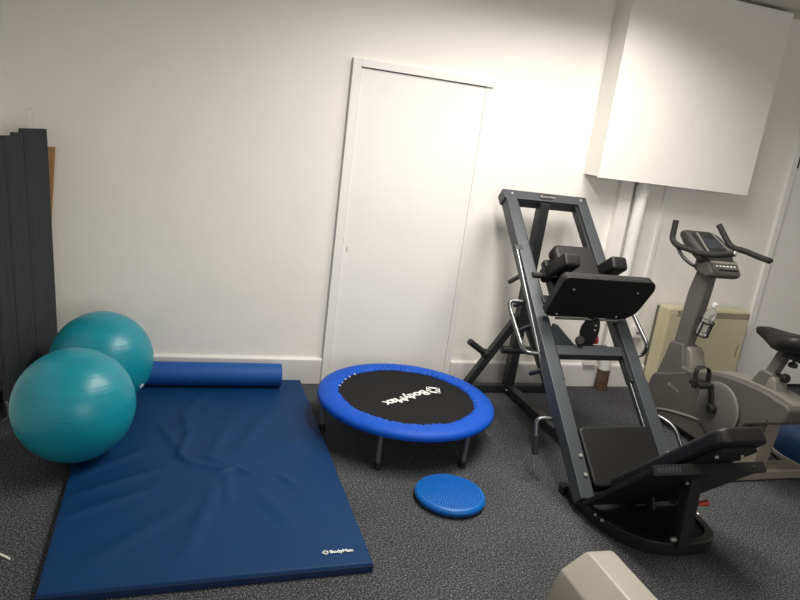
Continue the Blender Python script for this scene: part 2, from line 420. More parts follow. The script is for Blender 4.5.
pts = [(-.95, 0), (-.81, 0), (-.740, 1.335), (-.95, 1.325)]
prism(bm, pts, .012, frame((0, -.03, 0), (1, 0, 0), (0, 0, 1), (0, -1, 0)), .001, 1)
tag(link('board_sheet', bm, 'card', org=(-.85, -.03, 0)), 'brown sheet of board behind the dark folding mat in the corner', 'board')

# ------------------------------------------------------------------ gym mat with creases
MX0, MX1, MY0, MY1, MZ = -.462, .676, -1.905, -.062, .045
def segd(px, py, a, b):
    ax, ay = a; bx, by = b; dx, dy = bx-ax, by-ay
    t_ = max(0, min(1, ((px-ax)*dx+(py-ay)*dy)/(dx*dx+dy*dy))); return sqrt((px-ax-t_*dx)**2+(py-ay-t_*dy)**2), t_
creases = []
def cr(a, b, w=.018, h=.008): creases.append((a, b, w, h))
cxm, cym = .13, -1.12
cr((.0, -.55), (.02, -.80), .022, .009); cr((.02, -.80), (-.02, -1.02), .02, .011); cr((-.02, -1.02), (.03, -1.10), .018, .010)
cr((.03, -1.10), (.20, -1.17), .014, .008); cr((.20, -1.13), (.28, -1.21), .012, .009); cr((.13, -1.20), (.22, -1.14), .012, .007)
cr((-.42, -1.32), (-.05, -1.12), .026, .008); cr((-.44, -1.48), (-.12, -1.30), .028, .007); cr((-.43, -1.18), (-.20, -.98), .026, .007)
cr((-.3, -1.75), (.02, -1.42), .035, .006); cr((.0, -1.75), (.12, -1.32), .03, .006); cr((.30, -1.35), (.40, -1.62), .03, .006)
cr((.40, -1.22), (.47, -1.34), .016, .008); cr((.25, -.95), (.45, -.55), .035, .006); cr((.08, -.48), (.26, -.62), .03, .006)
cr((.12, -.30), (.02, -.5), .03, .005); cr((.55, -.9), (.36, -1.05), .03, .005); cr((-.1, -.72), (-.02, -.98), .02, .006)
cr((.21, -.70), (.12, -1.02), .026, .006); cr((.18, -1.22), (.17, -1.42), .018, .006); cr((.08, -1.02), (.18, -1.10), .016, .006)
def mz(x, y):
    h = 0
    for a, b, w, hh in creases:
        d, t_ = segd(x, y, a, b)
        if d < 3*w: h += 1.5*hh*math.exp(-(d/w)**2)*(.35+.65*sin(pi*min(1, max(0, .12+.76*t_))))
    h += .002*sin(7*x+3*y)*sin(5*y-2*x)
    ex = min(x-MX0, MX1-x, y-MY0, MY1-y)
    h *= min(1, ex/.05)
    rnd = .012
    if ex < rnd: h -= rnd-sqrt(max(0, rnd*rnd-(rnd-ex)**2))
    return MZ+h
FLc, FRc, BRc, BLc = (-.450, -1.908), (.701, -1.876), (.668, -.06), (-.528, -.062)
def warp(x, y):
    a = (x-MX0)/(MX1-MX0); b_ = (y-MY0)/(MY1-MY0)
    return tuple((FLc[i]*(1-a)+FRc[i]*a)*(1-b_)+(BLc[i]*(1-a)+BRc[i]*a)*b_ for i in (0, 1))
bm = NB(); NX, NY = 96, 150
def uu(k, n):
    # finer rows at the border so the edge rounds over
    t_ = k/n; return t_
xsx = sorted(set([0, .003, .006, .012]+[.02+k*(1.138-.04)/NX for k in range(NX+1)]+[1.138-.012, 1.138-.006, 1.138-.003, 1.138]))
ysy = sorted(set([0, .003, .006, .012]+[.02+k*(1.843-.04)/NY for k in range(NY+1)]+[1.843-.012, 1.843-.006, 1.843-.003, 1.843]))
grid = [[bm.verts.new((*warp(MX0+a, MY0+b), mz(MX0+a, MY0+b))) for b in ysy] for a in xsx]
for i in range(len(xsx)-1):
    for j in range(len(ysy)-1): bm.faces.new((grid[i][j], grid[i+1][j], grid[i+1][j+1], grid[i][j+1]))
t = Thing('gym_mat', ((MX0+MX1)/2, (MY0+MY1)/2, 0), 'large creased navy blue vinyl mat lying flat on the carpet', 'mat')
cover = t.part('cover', bm, 'vinyl', smooth=70)
bm = NB(); abox(bm, MX0-.001, MX1+.001, MY0-.001, MY1+.001, .0005, MZ-.011, .006, 3)
for v in bm.verts: v.co.x, v.co.y = warp(v.co.x, v.co.y)
t.part('side_band', bm, 'vinyl_edge')
def frame2(o, d, up, z=(0, 0, 1)): return frame(o, d, up, z)
def emblem(bm, mtx, h, z=0):
    """rounded diamond mark made of two nested angle strokes"""
    w = h*.2
    strip(bm, [(0, h*.5), (h*.5, 0), (0, -h*.5), (-h*.5, 0), (0, h*.5)], w, z, mtx)
    strip(bm, [(-h*.24, h*.24), (.06*h, -.06*h)], w*.8, z, mtx); strip(bm, [(h*.24, -h*.24), (-.06*h, .06*h)], w*.8, z, mtx)
p0 = V((.543, -1.806, MZ+.0026)); d = V((.9996, .03, 0)).normalized(); up = V((-d.y, d.x, 0))
b, w = textmesh('BodyMax', .0245, frame2(p0, d, up), .0004)
bm = NB(); merge(bm, b); emblem(bm, frame2(p0-d*.0165+up*.007, d, up), .024)
t.part('logo', bm, 'print', cover, smooth=0, label='small white printed maker mark')

# ------------------------------------------------------------------ foam roller on the mat
bm = NB(); RR = .070
rc = V((0, -.165, MZ+RR+.002))
x0, x1 = -.30, .526
mt = frame((x0, rc.y, rc.z), (0, 1, 0), (0, 0, 1), (1, 0, 0))
lathe(bm, [(.022, 0), (RR-.004, 0), (RR-.001, .0015), (RR, .005), (RR, x1-x0-.005), (RR-.001, x1-x0-.0015), (RR-.004, x1-x0), (.022, x1-x0), (.022, 0)], (0, 0, 0), 48, mt)
tag(link('foam_roller', bm, 'foam', org=(rc.x+.15, rc.y, MZ)), 'blue foam roll lying on the navy mat against the wall', 'roller')

# ------------------------------------------------------------------ gym balls
BR = .2515
def ball(c, plug, label, second=None):
    c = V(c)
    if second is None:
        t = Thing('gym_ball', c-V((0, 0, BR)), label, 'ball', 'turquoise gym balls')
        bm = NB(); bmesh.ops.create_uvsphere(bm, u_segments=72, v_segments=48, radius=BR); bmesh.ops.translate(bm, vec=c, verts=bm.verts)
        t.part('ball_shell', bm, 'ball', smooth=180)
        p = V(plug).normalized(); o = c+p*BR
        bm = NB(); cyl(bm, o-p*.004, o+p*.002, .014, 20, .001); t.part('valve_plug', bm, 'print', label='white valve plug')
        return t
    r = second.o.copy(); COL.objects.link(r); r.location = c-V((0, 0, BR)); r['label'] = label
    for ch in list(second.o.children):
        k = ch.copy(); COL.objects.link(k); k.parent = r
    return r
rear = ball((-.446, -.429, MZ+BR+.003), (.80, -.42, -.42), 'turquoise gym ball at the back, half hidden behind the other ball')
front = ball((-.483, -.997, MZ+BR+.003), None, 'turquoise gym ball in front, on the left edge of the navy mat', rear)
front.rotation_euler = (0, 0, radians(95))

# ------------------------------------------------------------------ trampoline
TC = V((1.153, -.726, 0)); TZ = .232
t = Thing('mini_trampoline', TC, 'round mini trampoline with royal blue padded rim and black bed', 'trampoline')
def ringmesh(r0, r1, nseg, prof):
    b = NB(); rings = []
    for k in range(nseg):
        a = 2*pi*k/nseg
        rings.append([b.verts.new((TC.x+r*cos(a), TC.y+r*sin(a), z)) for r, z in prof(a)])
    m_ = len(rings[0])
    for k in range(nseg):
        a, c = rings[k], rings[(k+1) % nseg]
        for j in range(m_): b.faces.new((a[j], c[j], c[(j+1) % m_], a[(j+1) % m_]))
    bmesh.ops.recalc_face_normals(b, faces=b.faces); return b
rnd_ = [random.random() for _ in range(400)]
def padprof(a):
    k = a/(2*pi)*400; i = int(k) % 400; f_ = k-int(k); n_ = rnd_[i]*(1-f_)+rnd_[(i+1) % 400]*f_
    ru = .0035*(n_-.5)*2 + .002*sin(a*70)
    r0 = .378 + .003*sin(a*9)+.002*sin(a*23)
    return [(r0, TZ-.004), (r0+.004, TZ+.008+ru), (r0+.02, TZ+.014+ru*1.1), (r0+.05, TZ+.016+ru*.6), (.450, TZ+.013+ru*.2), (.479, TZ+.005), (.493, TZ-.006), (.496, TZ-.022), (.491, TZ-.034), (.486, TZ-.032), (.484, TZ-.01), (.44, TZ+.002)]
rim = t.part('rim_pad', ringmesh(0, 0, 400, padprof), 'pad', smooth=60)
bm = NB(); lathe(bm, [(0, TZ-.004), (.2, TZ-.004), (.385, TZ-.002), (.385, TZ-.008), (.2, TZ-.010), (0, TZ-.010)], (TC.x, TC.y, 0), 72); bed = t.part('bed', bm, 'bed')
bm = NB(); lathe(bm, [(.472+.013*cos(q), TZ-.022+.013*sin(q)) for q in [2*pi*k/12 for k in range(13)]], (TC.x, TC.y, 0), 96); t.part('frame_ring', bm, 'tubegrey')
for a in (-61.5, -122, 175, 118, 58, -2):
    a = radians(a); e = V((cos(a), sin(a), 0))
    bm = NB(); tube(bm, [TC+e*.462+V((0, 0, TZ-.03)), TC+e*.452+V((0, 0, .02))], .0125, 14); lg = t.part('leg', bm, 'tubegrey')
    bm = NB(); cyl(bm, TC+e*.4525+V((0, 0, .045)), TC+e*.452+V((0, 0, 0)), .0185, 16, .004); t.part('rubber_foot', bm, 'rubber', lg)
# spring hooks showing where the pad has pulled away at the back left
for k in range(5):
    a = radians(128+k*8); e = V((cos(a), sin(a), 0)); bm = NB(); tube(bm, [TC+e*.372+V((0, 0, TZ-.002)), TC+e*.376+V((0, 0, TZ+.002)), TC+e*.385+V((0, 0, TZ+.003))], .003, 6); t.part('spring_hook', bm, 'print')
# printed name, upside down to the viewer
d = V((-.868, -.497, 0)).normalized(); up = V((-d.y, d.x, 0))
p0 = V((1.295, -.668, TZ-.0028)) - up*.028
b, w = textmesh('BodyMax', .086, frame2(p0, d, up), .0004); k = .335/w
b.free(); b, w = textmesh('BodyMax', .086, frame2(p0, d, up) @ M.Diagonal((k, 1, 1, 1)), .0004)
bm = NB(); merge(bm, b); emblem(bm, frame2(p0-d*.052+up*.030, d, up), .088)
t.part('logo', bm, 'print', bed, smooth=0, label='white printed maker name reading away from the viewer')

# ------------------------------------------------------------------ balance disc
DC = V((1.191, -1.410, 0)); DR = .168
t = Thing('balance_disc', DC, 'small bright blue dimpled balance disc in front of the trampoline', 'balance disc')
bm = NB()
prof = [(0, .006), (.10, .002), (.145, .001), (.160, .008), (DR, .02), (DR+.001, .026), (DR, .032), (.160, .043), (.152, .0455), (.12, .050), (.06, .054), (0, .055)]
lathe(bm, prof, DC, 72); shell = t.part('cushion', bm, 'disc', smooth=60)
bm = NB()
def dz(r):
    for (r0, z0), (r1, z1) in zip(prof[5:], prof[6:]):
        if r1 <= r <= r0: return z0+(z1-z0)*(r0-r)/(r0-r1+1e-9)
    return .05
for k in range(12):
    r = .012+k*.0120; n = max(1, int(2*pi*r/.0125))
    for j in range(n):
        a = 2*pi*j/n; c = DC+V((r*cos(a), r*sin(a), dz(r)-.0005)); q = .0046
        b0 = [bm.verts.new(c+V((q*cos(2*pi*i/6), q*sin(2*pi*i/6), 0))) for i in range(6)]
        b1 = [bm.verts.new(c+V((q*.55*cos(2*pi*i/6), q*.55*sin(2*pi*i/6), 0.0048))) for i in range(6)]
        for i in range(6): bm.faces.new((b0[i], b0[(i+1) % 6], b1[(i+1) % 6], b1[i]))
        bm.faces.new(b1)
t.part('nubs', bm, 'disc', shell, smooth=60)
bm = NB(); e = V((cos(radians(-88)), sin(radians(-88)), 0)); cyl(bm, DC+e*(DR-.004)+V((0, 0, .026)), DC+e*(DR+.0035)+V((0, 0, .026)), .006, 12, .001); t.part('valve', bm, 'bosu')

# ------------------------------------------------------------------ leg press / hack squat machine
XC = 2.10; UX, UN = V((0, .7507, .6606)), V((0, -.6606, .7507)); EX = V((1, 0, 0))
R0 = V((0, -1.60, .118))
def rp(s, n=0, x=0):
    p = V((x, R0.y, R0.z))+UX*s+UN*n
    p.x += .035*(p.y+.16)      # the machine stands turned a touch off square to the wall
    return p
t = Thing('leg_press', (XC, -1.0, 0), 'dark slate grey leg press machine with black pads leaning up to the wall', 'leg press')
STOP = 1.918
for sx in (-1, 1):
    xo = XC+.006+(.257 if sx > 0 else -.256)
    bm = NB(); beam(bm, rp(-.02, -.04, xo), rp(STOP, -.04, xo), .074, .08, UN, .005)
    r_ = t.part('rail', bm, 'steel')
    # inner guide channel along the upper run
    bm = NB(); beam(bm, rp(.60, -.042, xo-sx*.043), rp(1.86, -.042, xo-sx*.043), .02, .05, UN, .003); t.part('guide_channel', bm, 'steel_dk', r_)
    bm = NB(); cyl(bm, rp(.30, -.035, xo-sx*.047), rp(.62, -.035, xo-sx*.047), .006, 10); t.part('guide_rod', bm, 'rod', r_)
    for s in (.09, .185):
        bm = NB(); c = rp(s, 0, xo+.016); cyl(bm, c, c+UN*.010, .010, 14, .003); t.part('bolt', bm, 'bolt', r_)
    bm = NB(); c = rp(STOP-.035, 0, xo-sx*.01); cyl(bm, c, c+UN*.006, .009, 14, .002); t.part('end_bolt', bm, 'bolt', r_)
    # chrome outer rod between brackets, safety pegs under the rail
    if sx < 0:
        xr = xo+sx*.062 - (.0 if sx < 0 else .035)
        pa, pb = V((xr, -.50, 1.075)), V((xr, -1.262, .285))
        bm = NB(); cyl(bm, pa, pb, .011, 14); rod = t.part('outer_rod', bm, 'rod', r_)
        bm = NB(); box(bm, (.05, .035, .022), frame(pa+V((-sx*.012, 0, 0)), EX, UX, UN), .003); t.part('rod_bracket', bm, 'steel_dk', r_)
        bm = NB(); box(bm, (.05, .014, .02), frame(pb+V((-sx*.012, 0, 0)), EX, UX, UN), .003); t.part('rod_bracket', bm, 'steel_dk', r_)
    for s in (1.31, 1.14, .97, .69) if sx < 0 else ():
        a = rp(s, -.07, xo-sx*0+(-.014 if sx < 0 else .0)); q = a+V((0, .872, -.489))*.17
        bm = NB(); cyl(bm, a, q, .0135, 12, .003); t.part('safety_peg', bm, 'steel_dk')
    # D shaped grip on the carriage, outside the rail
    xg = XC+sx*.385
    bm = NB()
    if sx > 0: tube(bm, fillet([V((2.36, -.715, .80)), V((2.49, -.70, .80)), V((2.50, -.745, .775)), V((2.50, -.935, .64)), V((2.50, -.915, .572)), V((2.35, -.86, .545))], .03), .012, 12)
    else: tube(bm, fillet([V((xo+sx*.02, -.70, .80)), V((xg, -.665, .795)), V((xg, -.70, .745)), V((xg, -.90, .60)), V((xg, -.955, .585)), V((xo+sx*.02, -.985, .585))], .035), .012, 12)
    t.part('carriage_handle', bm, 'rod')
    # side grips near the seat
    xg = XC+sx*.40
    bm = NB()
    if sx > 0: tube(bm, fillet([V((2.335, -1.14, .43)), V((2.395, -1.15, .33)), V((2.46, -1.20, .322)), V((2.5, -1.29, .300)), V((2.5, -1.40, .19))], .045), .012, 12)
    else: tube(bm, fillet([V((xo+sx*.02, -1.235, .325)), V((xg, -1.205, .32)), V((xg+sx*.004, -1.235, .25)), V((xg+sx*.006, -1.26, .15))], .045), .012, 12)
    gbar = t.part('seat_handle', bm, 'rod')
    bm = NB()
    if sx > 0: cyl(bm, V((2.5, -1.335, .255)), V((2.5, -1.405, .185)), .0165, 14, .003)
    else: cyl(bm, V((xg+sx*.0045, -1.238, .243)), V((xg+sx*.006, -1.262, .143)), .0165, 14, .003); t.part('handle_grip', bm, 'grip', gbar)

# cross members
bm = NB(); beam(bm, rp(STOP-.035, -.04, XC-.30), rp(STOP-.035, -.04, XC+.30), .07, .079, UN, .005); top = t.part('top_crossbar', bm, 'steel')
mt = frame(rp(STOP-.035, .0012, XC+.0), EX, UX, UN)
bm = NB(); box(bm, (.088, .036, .003), mt, .0008); st = t.part('nameplate', bm, 'base', top, label='black nameplate with silver lettering')
b, w = textmesh('BODYMAX', .017, mt @ M.Translation((-.018, -.006, .0016)), .0003)
bm = NB(); merge(bm, b); emblem(bm, mt @ M.Translation((-.031, 0, .0016)), .02); t.part('nameplate_lettering', bm, 'bolt', top, smooth=0)
s = .785
bm = NB(); beam(bm, rp(s, -.05, XC-.24), rp(s, -.05, XC+.24), .06, .06, UN, .004); t.part('middle_crossbar', bm, 'steel')
bm = NB(); beam(bm, (XC, -.125, .05), (XC-.022, -.205, 1.325), .07, .062, (1, 0, 0), .004); t.part('rear_post', bm, 'steel_dk')
bm = NB(); abox(bm, XC-.35, XC+.35, -.155, -.1, .001, .056, .004); t.part('rear_foot_bar', bm, 'steel_dk')
bm = NB(); abox(bm, XC-.03, XC+.03, -1.62, -.15, .008, .062, .004); t.part('base_beam', bm, 'steel_dk')
bm = NB(); cyl(bm, (XC-.034, -.19, .036), (XC-.042, -.19, .036), .008, 12, .002); t.part('beam_bolt', bm, 'bolt')
for sx in (-1, 1):
    a, q = V((XC+sx*.315, -.125, .05)), V((XC+sx*.02, -.15, .56))
    bm = NB(); beam(bm, a, q, .05, .05, (0, 1, 0), .004); dg = t.part('diagonal_strut', bm, 'steel_dk')
    c = a.lerp(q, .42); dr = V((sx*.84, -.04, .54)).normalized()
    bm = NB(); cyl(bm, c, c+dr*.19, .022, 18, .004); cyl(bm, c+dr*.02, c+dr*.045, .032, 18, .003); t.part('weight_horn', bm, 'steel_dk', dg)
bm = NB(); cyl(bm, (XC-.11, -.155, .318), (XC+.11, -.155, .318), .027, 16, .003); t.part('strut_brace', bm, 'steel_dk')
# base loop and inner floor plate
loop = [(XC-.272, -1.42), (XC-.275, -1.62), (XC-.24, -1.77), (XC-.16, -1.875), (XC-.04, -1.91), (XC+.12, -1.91), (XC+.20, -1.865), (XC+.228, -1.76), (XC+.228, -1.40)]
lp = fillet([(x, y, .032) for x, y in loop], .09, 5)
bm = NB(); rings = []
for i, p in enumerate(lp):
    tg = (lp[min(i+1, len(lp)-1)]-lp[max(i-1, 0)]).normalized(); n_ = V((-tg.y, tg.x, 0))
    rings.append([bm.verts.new(p+n_*a+V((0, 0, c))) for a, c in ((-.022, -.031), (.022, -.031), (.022, .024), (.016, .030), (-.016, .030), (-.022, .024))])
for a, c in zip(rings, rings[1:]):
    for k in range(6): bm.faces.new((a[k], a[(k+1) % 6], c[(k+1) % 6], c[k]))
bm.faces.new(rings[0]); bm.faces.new(rings[-1][::-1]); bmesh.ops.recalc_face_normals(bm, faces=bm.faces)
t.part('base_loop', bm, 'base')
bm = NB(); ip = [(x-(x-XC)*.07, y+.02) for x, y in loop]
ip2 = [(p.x, p.y) for p in fillet([(x, y, 0) for x, y in ip], .09, 5)]
prism(bm, ip2, .008, M.Translation((0, 0, .046)), .001, 1); t.part('floor_plate', bm, 'plate')
for sx in (-1, 1):
    bm = NB(); abox(bm, XC-.015+sx*.275-.022, XC-.015+sx*.275+.022, -1.43, -1.38, 0, .05, .008); t.part('rubber_foot', bm, 'rubber')
    # curved bracket joining rail end to the loop
    xo = XC+sx*.29
    bm = NB(); tube(bm, fillet([V((xo, -1.44, .20)), V((xo, -1.53, .13)), V((xo, -1.585, .075)), V((xo, -1.66, .062))], .06), .014, 10); br = t.part('rail_bracket', bm, 'base')
    for yy in (-1.615, -1.67, -1.715):
        bm = NB(); c = V((XC-.012+sx*.268 if yy > -1.68 else XC-.012+sx*.262, yy, .05)); cyl(bm, c, c+V((sx*.012, 0, .006)), .007, 12, .002); t.part('bracket_bolt', bm, 'bolt', br)

# seat pad lying between the rails at the low end
def pad(name, c, ex, ey, ez, w, h, th, rr, bev, m, parent=None):
    bm = NB(); prism(bm, rrect(w, h, rr), th, frame(c, ex, ey, ez), bev, 4); return t.part(name, bm, m, parent)
pad('seat_pad', rp(.185, -.046, XC+.022), EX, UX, UN, .44, .31, .08, .03, .014, 'leather')
# backrest perpendicular to the rails, with its backboard
S0 = V((XC, -1.515, .085)); NB2 = V((0, -.705, .709)); NF = V((0, .709, .705))
S0.x -= .03
bp_ = pad('backrest', S0+NB2*.435+NF*.0, EX, NB2, NF, .24, .81, .068, .05, .018, 'leather')
bm = NB(); prism(bm, rrect(.20, .70, .04), .016, frame(S0+NB2*.44-NF*.043, EX, NB2, NF), .002, 1); t.part('backboard', bm, 'plate', bp_)
for k, nn in ((-.075, .73), (.05, .73), (-.075, .62), (-.075, .54)):
    bm = NB(); c = S0+NB2*nn-NF*.05+EX*k; cyl(bm, c, c-NF*.012, .008, 12, .003); t.part('backrest_bolt', bm, 'bolt', bp_)
# hack squat foot plate behind the backrest
F1 = V((XC-.055, -2.005, .472)); FD = V((0, .70, -.714)).normalized(); FN = V((0, .714, .70)).normalized()
FL = .54
bm = NB(); box(bm, (.565, FL, .022), frame(F1+FD*FL/2, EX, -FD, FN), .004); fp = t.part('squat_foot_plate', bm, 'plate')
bm = NB(); box(bm, (.565, .022, .045), frame(F1+FN*.0, EX, -FD, FN), .004); t.part('plate_lip', bm, 'plate', fp)
bm = NB(); mt = frame(F1-FD*.0115+V((-.22, 0, 0)), EX, FN, -FD)
for k in range(7): strip(bm, [(k*.017-.05, .012), (k*.017-.042, -.012), (k*.017-.034, .012)], .0028, .0, mt)
t.part('tread_marks', bm, 'steel', fp, smooth=0)
bm = NB(); c = F1+V((.22, .0, 0))-FD*.011; cyl(bm, c, c-FD*.004, .006, 10, .001); t.part('lip_bolt', bm, 'steel_dk', fp)
# post under the plate, hinge hardware and red release lever
bm = NB(); beam(bm, (XC-.02, -1.925, .05), (XC-.02, -1.90, .40), .062, .05, (0, 1, 0), .004); ps = t.part('support_post', bm, 'base')
bm = NB(); c = V((XC-.07, -1.925, .085)); cyl(bm, c+V((.02, 0, 0)), c-V((.008, 0, 0)), .011, 14, .004); t.part('post_bolt', bm, 'bolt', ps)
bm = NB(); c = V((XC-.049, -1.91, .35)); cyl(bm, c, c-V((.01, 0, 0)), .008, 12, .002); t.part('post_bolt', bm, 'bolt', ps)
bm = NB(); beam(bm, (XC-.03, -1.72, .10), (XC-.03, -1.66, .24), .012, .05, (0, 1, 0), .003); cyl(bm, (XC-.06, -1.70, .20), (XC-.01, -1.70, .20), .012, 12, .002); t.part('hinge_bracket', bm, 'steel_dk')
bm = NB(); cyl(bm, (XC+.03, -1.86, .205), (XC+.105, -1.862, .212), .0055, 10); lv = t.part('release_lever', bm, 'chrome')
bm = NB(); tube(bm, [V((XC+.085, -1.861, .210)), V((XC+.10, -1.862, .212)), V((XC+.135, -1.863, .216)), V((XC+.14, -1.864, .217))], .012, 12, True, [.007, .012, .014, .009]); t.part('lever_knob', bm, 'ora', lv, label='red lever knob')

# sliding carriage: back pad, shoulder pads, press plate
bm = NB(); beam(bm, rp(1.06, .0, XC-.13), rp(1.36, .0, XC-.13), .05, .05, UN, .004); beam(bm, rp(1.06, .0, XC+.13), rp(1.36, .0, XC+.13), .05, .05, UN, .004)
beam(bm, rp(1.30, -.01, XC-.15), rp(1.30, -.01, XC+.15), .05, .05, UN, .004); beam(bm, rp(1.09, -.01, XC-.225), rp(1.09, -.01, XC+.225), .05, .05, UN, .004)
car = t.part('carriage_frame', bm, 'steel_dk')
bp2 = pad('back_pad', rp(1.225, .068, XC+.008), EX, UX, UN, .27, .38, .09, .045, .025, 'leather', car)
SD = V((0, -.83, .56)).normalized(); SN = V((0, .56, .83)).normalized()
for sx in (-1, 1):
    a = V((XC+.008+sx*.152, -.60, .925))
    # bracket arm then the pad
    bm = NB(); beam(bm, rp(1.28, 0, XC+sx*.17), a+SD*.16-SN*.035, .05, .05, SN, .004); t.part('shoulder_arm', bm, 'steel_dk', car)
    bm = NB(); box(bm, (.105, .29, .085), frame(a+SD*.16, EX, SD, SN), .022, 4); t.part('shoulder_pad', bm, 'leather', car)
    bm = NB(); q = a+SD*.06+EX*sx*.02-SN*.01; cyl(bm, q, q+EX*sx*.10, .018, 14, .004); t.part('shoulder_peg', bm, 'grip', car)
PB, PT = V((XC-.01, -.900, .785)), V((XC+.01, -1.018, 1.032)); PU = (PT-PB).normalized(); PN = PU.cross(EX).normalized()
if PN.y > 0: PN = -PN
h = (PT-PB).length
out = [(-.285, -h/2+.02), (-.25, -h/2), (.235, -h/2), (.285, -h/2+.05), (.30, h/2-.045), (.27, h/2), (-.27, h/2), (-.285, h/2-.02)]
bm = NB(); o2 = [(p.x, p.y) for p in fillet([(x, y, 0) for x, y in out]+[(*out[0], 0)], .03, 4)][:-1]
prism(bm, o2, .022, frame((PB+PT)/2, -EX if 0 else EX, PU, EX.cross(PU)), .003, 2); pp = t.part('press_plate', bm, 'plate', car)
bm = NB(); prism(bm, [(x*.99, y) for x, y in o2], .03, frame((PB+PT)/2-PN*.024, EX, PU, EX.cross(PU)), .003, 2); t.part('plate_rubber', bm, 'tread', car)
for x, y in ((-.20, h/2-.075), (.20, h/2-.075), (-.215, -h/2+.022), (.165, -h/2+.022)):
    bm = NB(); c = (PB+PT)/2+EX*x+PU*y+PN*.011; cyl(bm, c, c+PN*.006, .006, 10, .002); t.part('plate_bolt', bm, 'bolt', car)
bm = NB(); c = PB+PN*.006-PU*.014; cyl(bm, c-EX*.20, c+EX*.20, .007, 10); t.part('hinge_rod', bm, 'chrome', car)
# adjuster sector, knob, red stop, gusset plates on the middle crossbar
bm = NB()
sec = [(-.035, -.10), (.015, -.115), (.05, -.06), (.06, .02), (.045, .085), (-.015, .075), (-.05, .0)]
sec = [(p.x, p.y) for p in fillet([(x, y, 0) for x, y in sec]+[(*sec[0], 0)], .03, 3)][:-1]
prism(bm, sec, .012, frame((XC+.012, -.90, .71), V((.8, -.6, 0)), V((0, 0, 1)), V((.8, -.6, 0)).cross(V((0, 0, 1)))), .002, 1); sc = t.part('adjuster_sector', bm, 'plate')
for q in (.045, .018):
    bm = NB(); c = V((XC+.035, -.925, .70+q)); cyl(bm, c, c+V((-.005, -.008, 0)), .006, 10, .001); t.part('sector_pin', bm, 'bolt', sc)
bm = NB(); c = V((XC-.07, -.955, .66)); cyl(bm, c, c+V((-.02, -.035, .015)), .026, 10, .006); t.part('adjuster_knob', bm, 'rubber')
bm = NB(); box(bm, (.05, .03, .05), frame((XC+.075, -.88, .645), V((.8, -.6, .3)), V((.6, .8, 0)), V((-.2, .15, 1))), .012, 3); t.part('stop_knob', bm, 'red', label='red stop knob')
bm = NB()
prism(bm, [(0, 0), (.155, 0), (.15, .035), (.02, .145), (0, .145)], .03, frame((XC-.24, -.935, .60), EX, V((0, 0, 1)), V((0, -1, 0))), .002, 1); t.part('gusset_plate', bm, 'steel')
bm = NB(); beam(bm, (XC-.12, -.90, .60), (XC+.16, -.90, .60), .035, .035, (0, 0, 1), .004); t.part('lower_tie', bm, 'steel_dk')

# ------------------------------------------------------------------ upright exercise bike
BX = 3.075
t = Thing('exercise_bike', (BX, -1.0, 0), 'grey upright exercise bike standing beside the leg press', 'exercise bike')
def yzframe(x): return frame((x, 0, 0), (0, 1, 0), (0, 0, 1), (1, 0, 0))
side = [(-.48, .30), (-.455, .24), (-.465, .15), (-.53, .115), (-.60, .07), (-.62, .052), (-.80, .052), (-1.03, .055), (-1.16, .10), (-1.275, .30), (-1.40, .365), (-1.515, .42), (-1.522, .50), (-1.505, .52), (-1.335, .535), (-1.19, .528), (-1.045, .51), (-.93, .482), (-.81, .44), (-.65, .365)]
sp_ = fillet([(y, z, 0) for y, z in side]+[(*side[0], 0)], .03, 3)[:-1]
bm = NB(); prism(bm, [(p.x, p.y) for p in sp_], .20, yzframe(BX-.002), .014, 3); body = t.part('body_shell', bm, 'bike')
# raised lighter top fairing along the spine
topf = [(-.64, .375), (-.81, .448), (-.93, .49), (-1.045, .518), (-1.19, .536), (-1.335, .543), (-1.49, .53), (-1.52, .50), (-1.512, .44), (-1.50, .44), (-1.46, .50), (-1.19, .50), (-.93, .45), (-.7, .36)]
bm = NB(); prism(bm, topf, .15, yzframe(BX+.018), .006, 2); t.part('top_fairing', bm, 'bike_lt', body)
# lower skirt with a light ridge
bm = NB(); rg = [(-.575, .075), (-.63, .10), (-.70, .122), (-.80, .147), (-.90, .17), (-.97, .18)]
tube(bm, fillet([(BX-.102, y, z) for y, z in rg], .08, 4), .009, 8, True); t.part('lower_ridge', bm, 'bike_lt', body)
bm = NB(); tube(bm, [(BX-.103, -.775, .43), (BX-.104, -.83, .38), (BX-.104, -.90, .345), (BX-.103, -.96, .335)], .0025, 6); t.part('seam', bm, 'steel_dk', body)
xs_ = BX-.103
bm = NB(); mt = frame((xs_-.0005, -.655, .285), (0, -.94, -.10), (0, -.1, .94), (-1, 0, 0))
lathe(bm, [(0, .0015), (.013, .0012), (.015, 0)], (0, 0, 0), 24, mt)
for k, (a, c, w) in enumerate(((.022, .055, .016), (.058, .095, .013))): strip(bm, [(a, 0), (c, -.004)], w, .0003, mt)
t.part('emblem', bm, 'bike_lt', body, smooth=0, label='faint pale round maker emblem with a short bar')
for y, z in ((-1.415, .40), (-.93, .085), (-1.25, .31)):
    bm = NB(); cyl(bm, (xs_+.002, y, z), (xs_-.003, y, z), .005, 12, .001); t.part('shell_screw', bm, 'steel_dk', body)
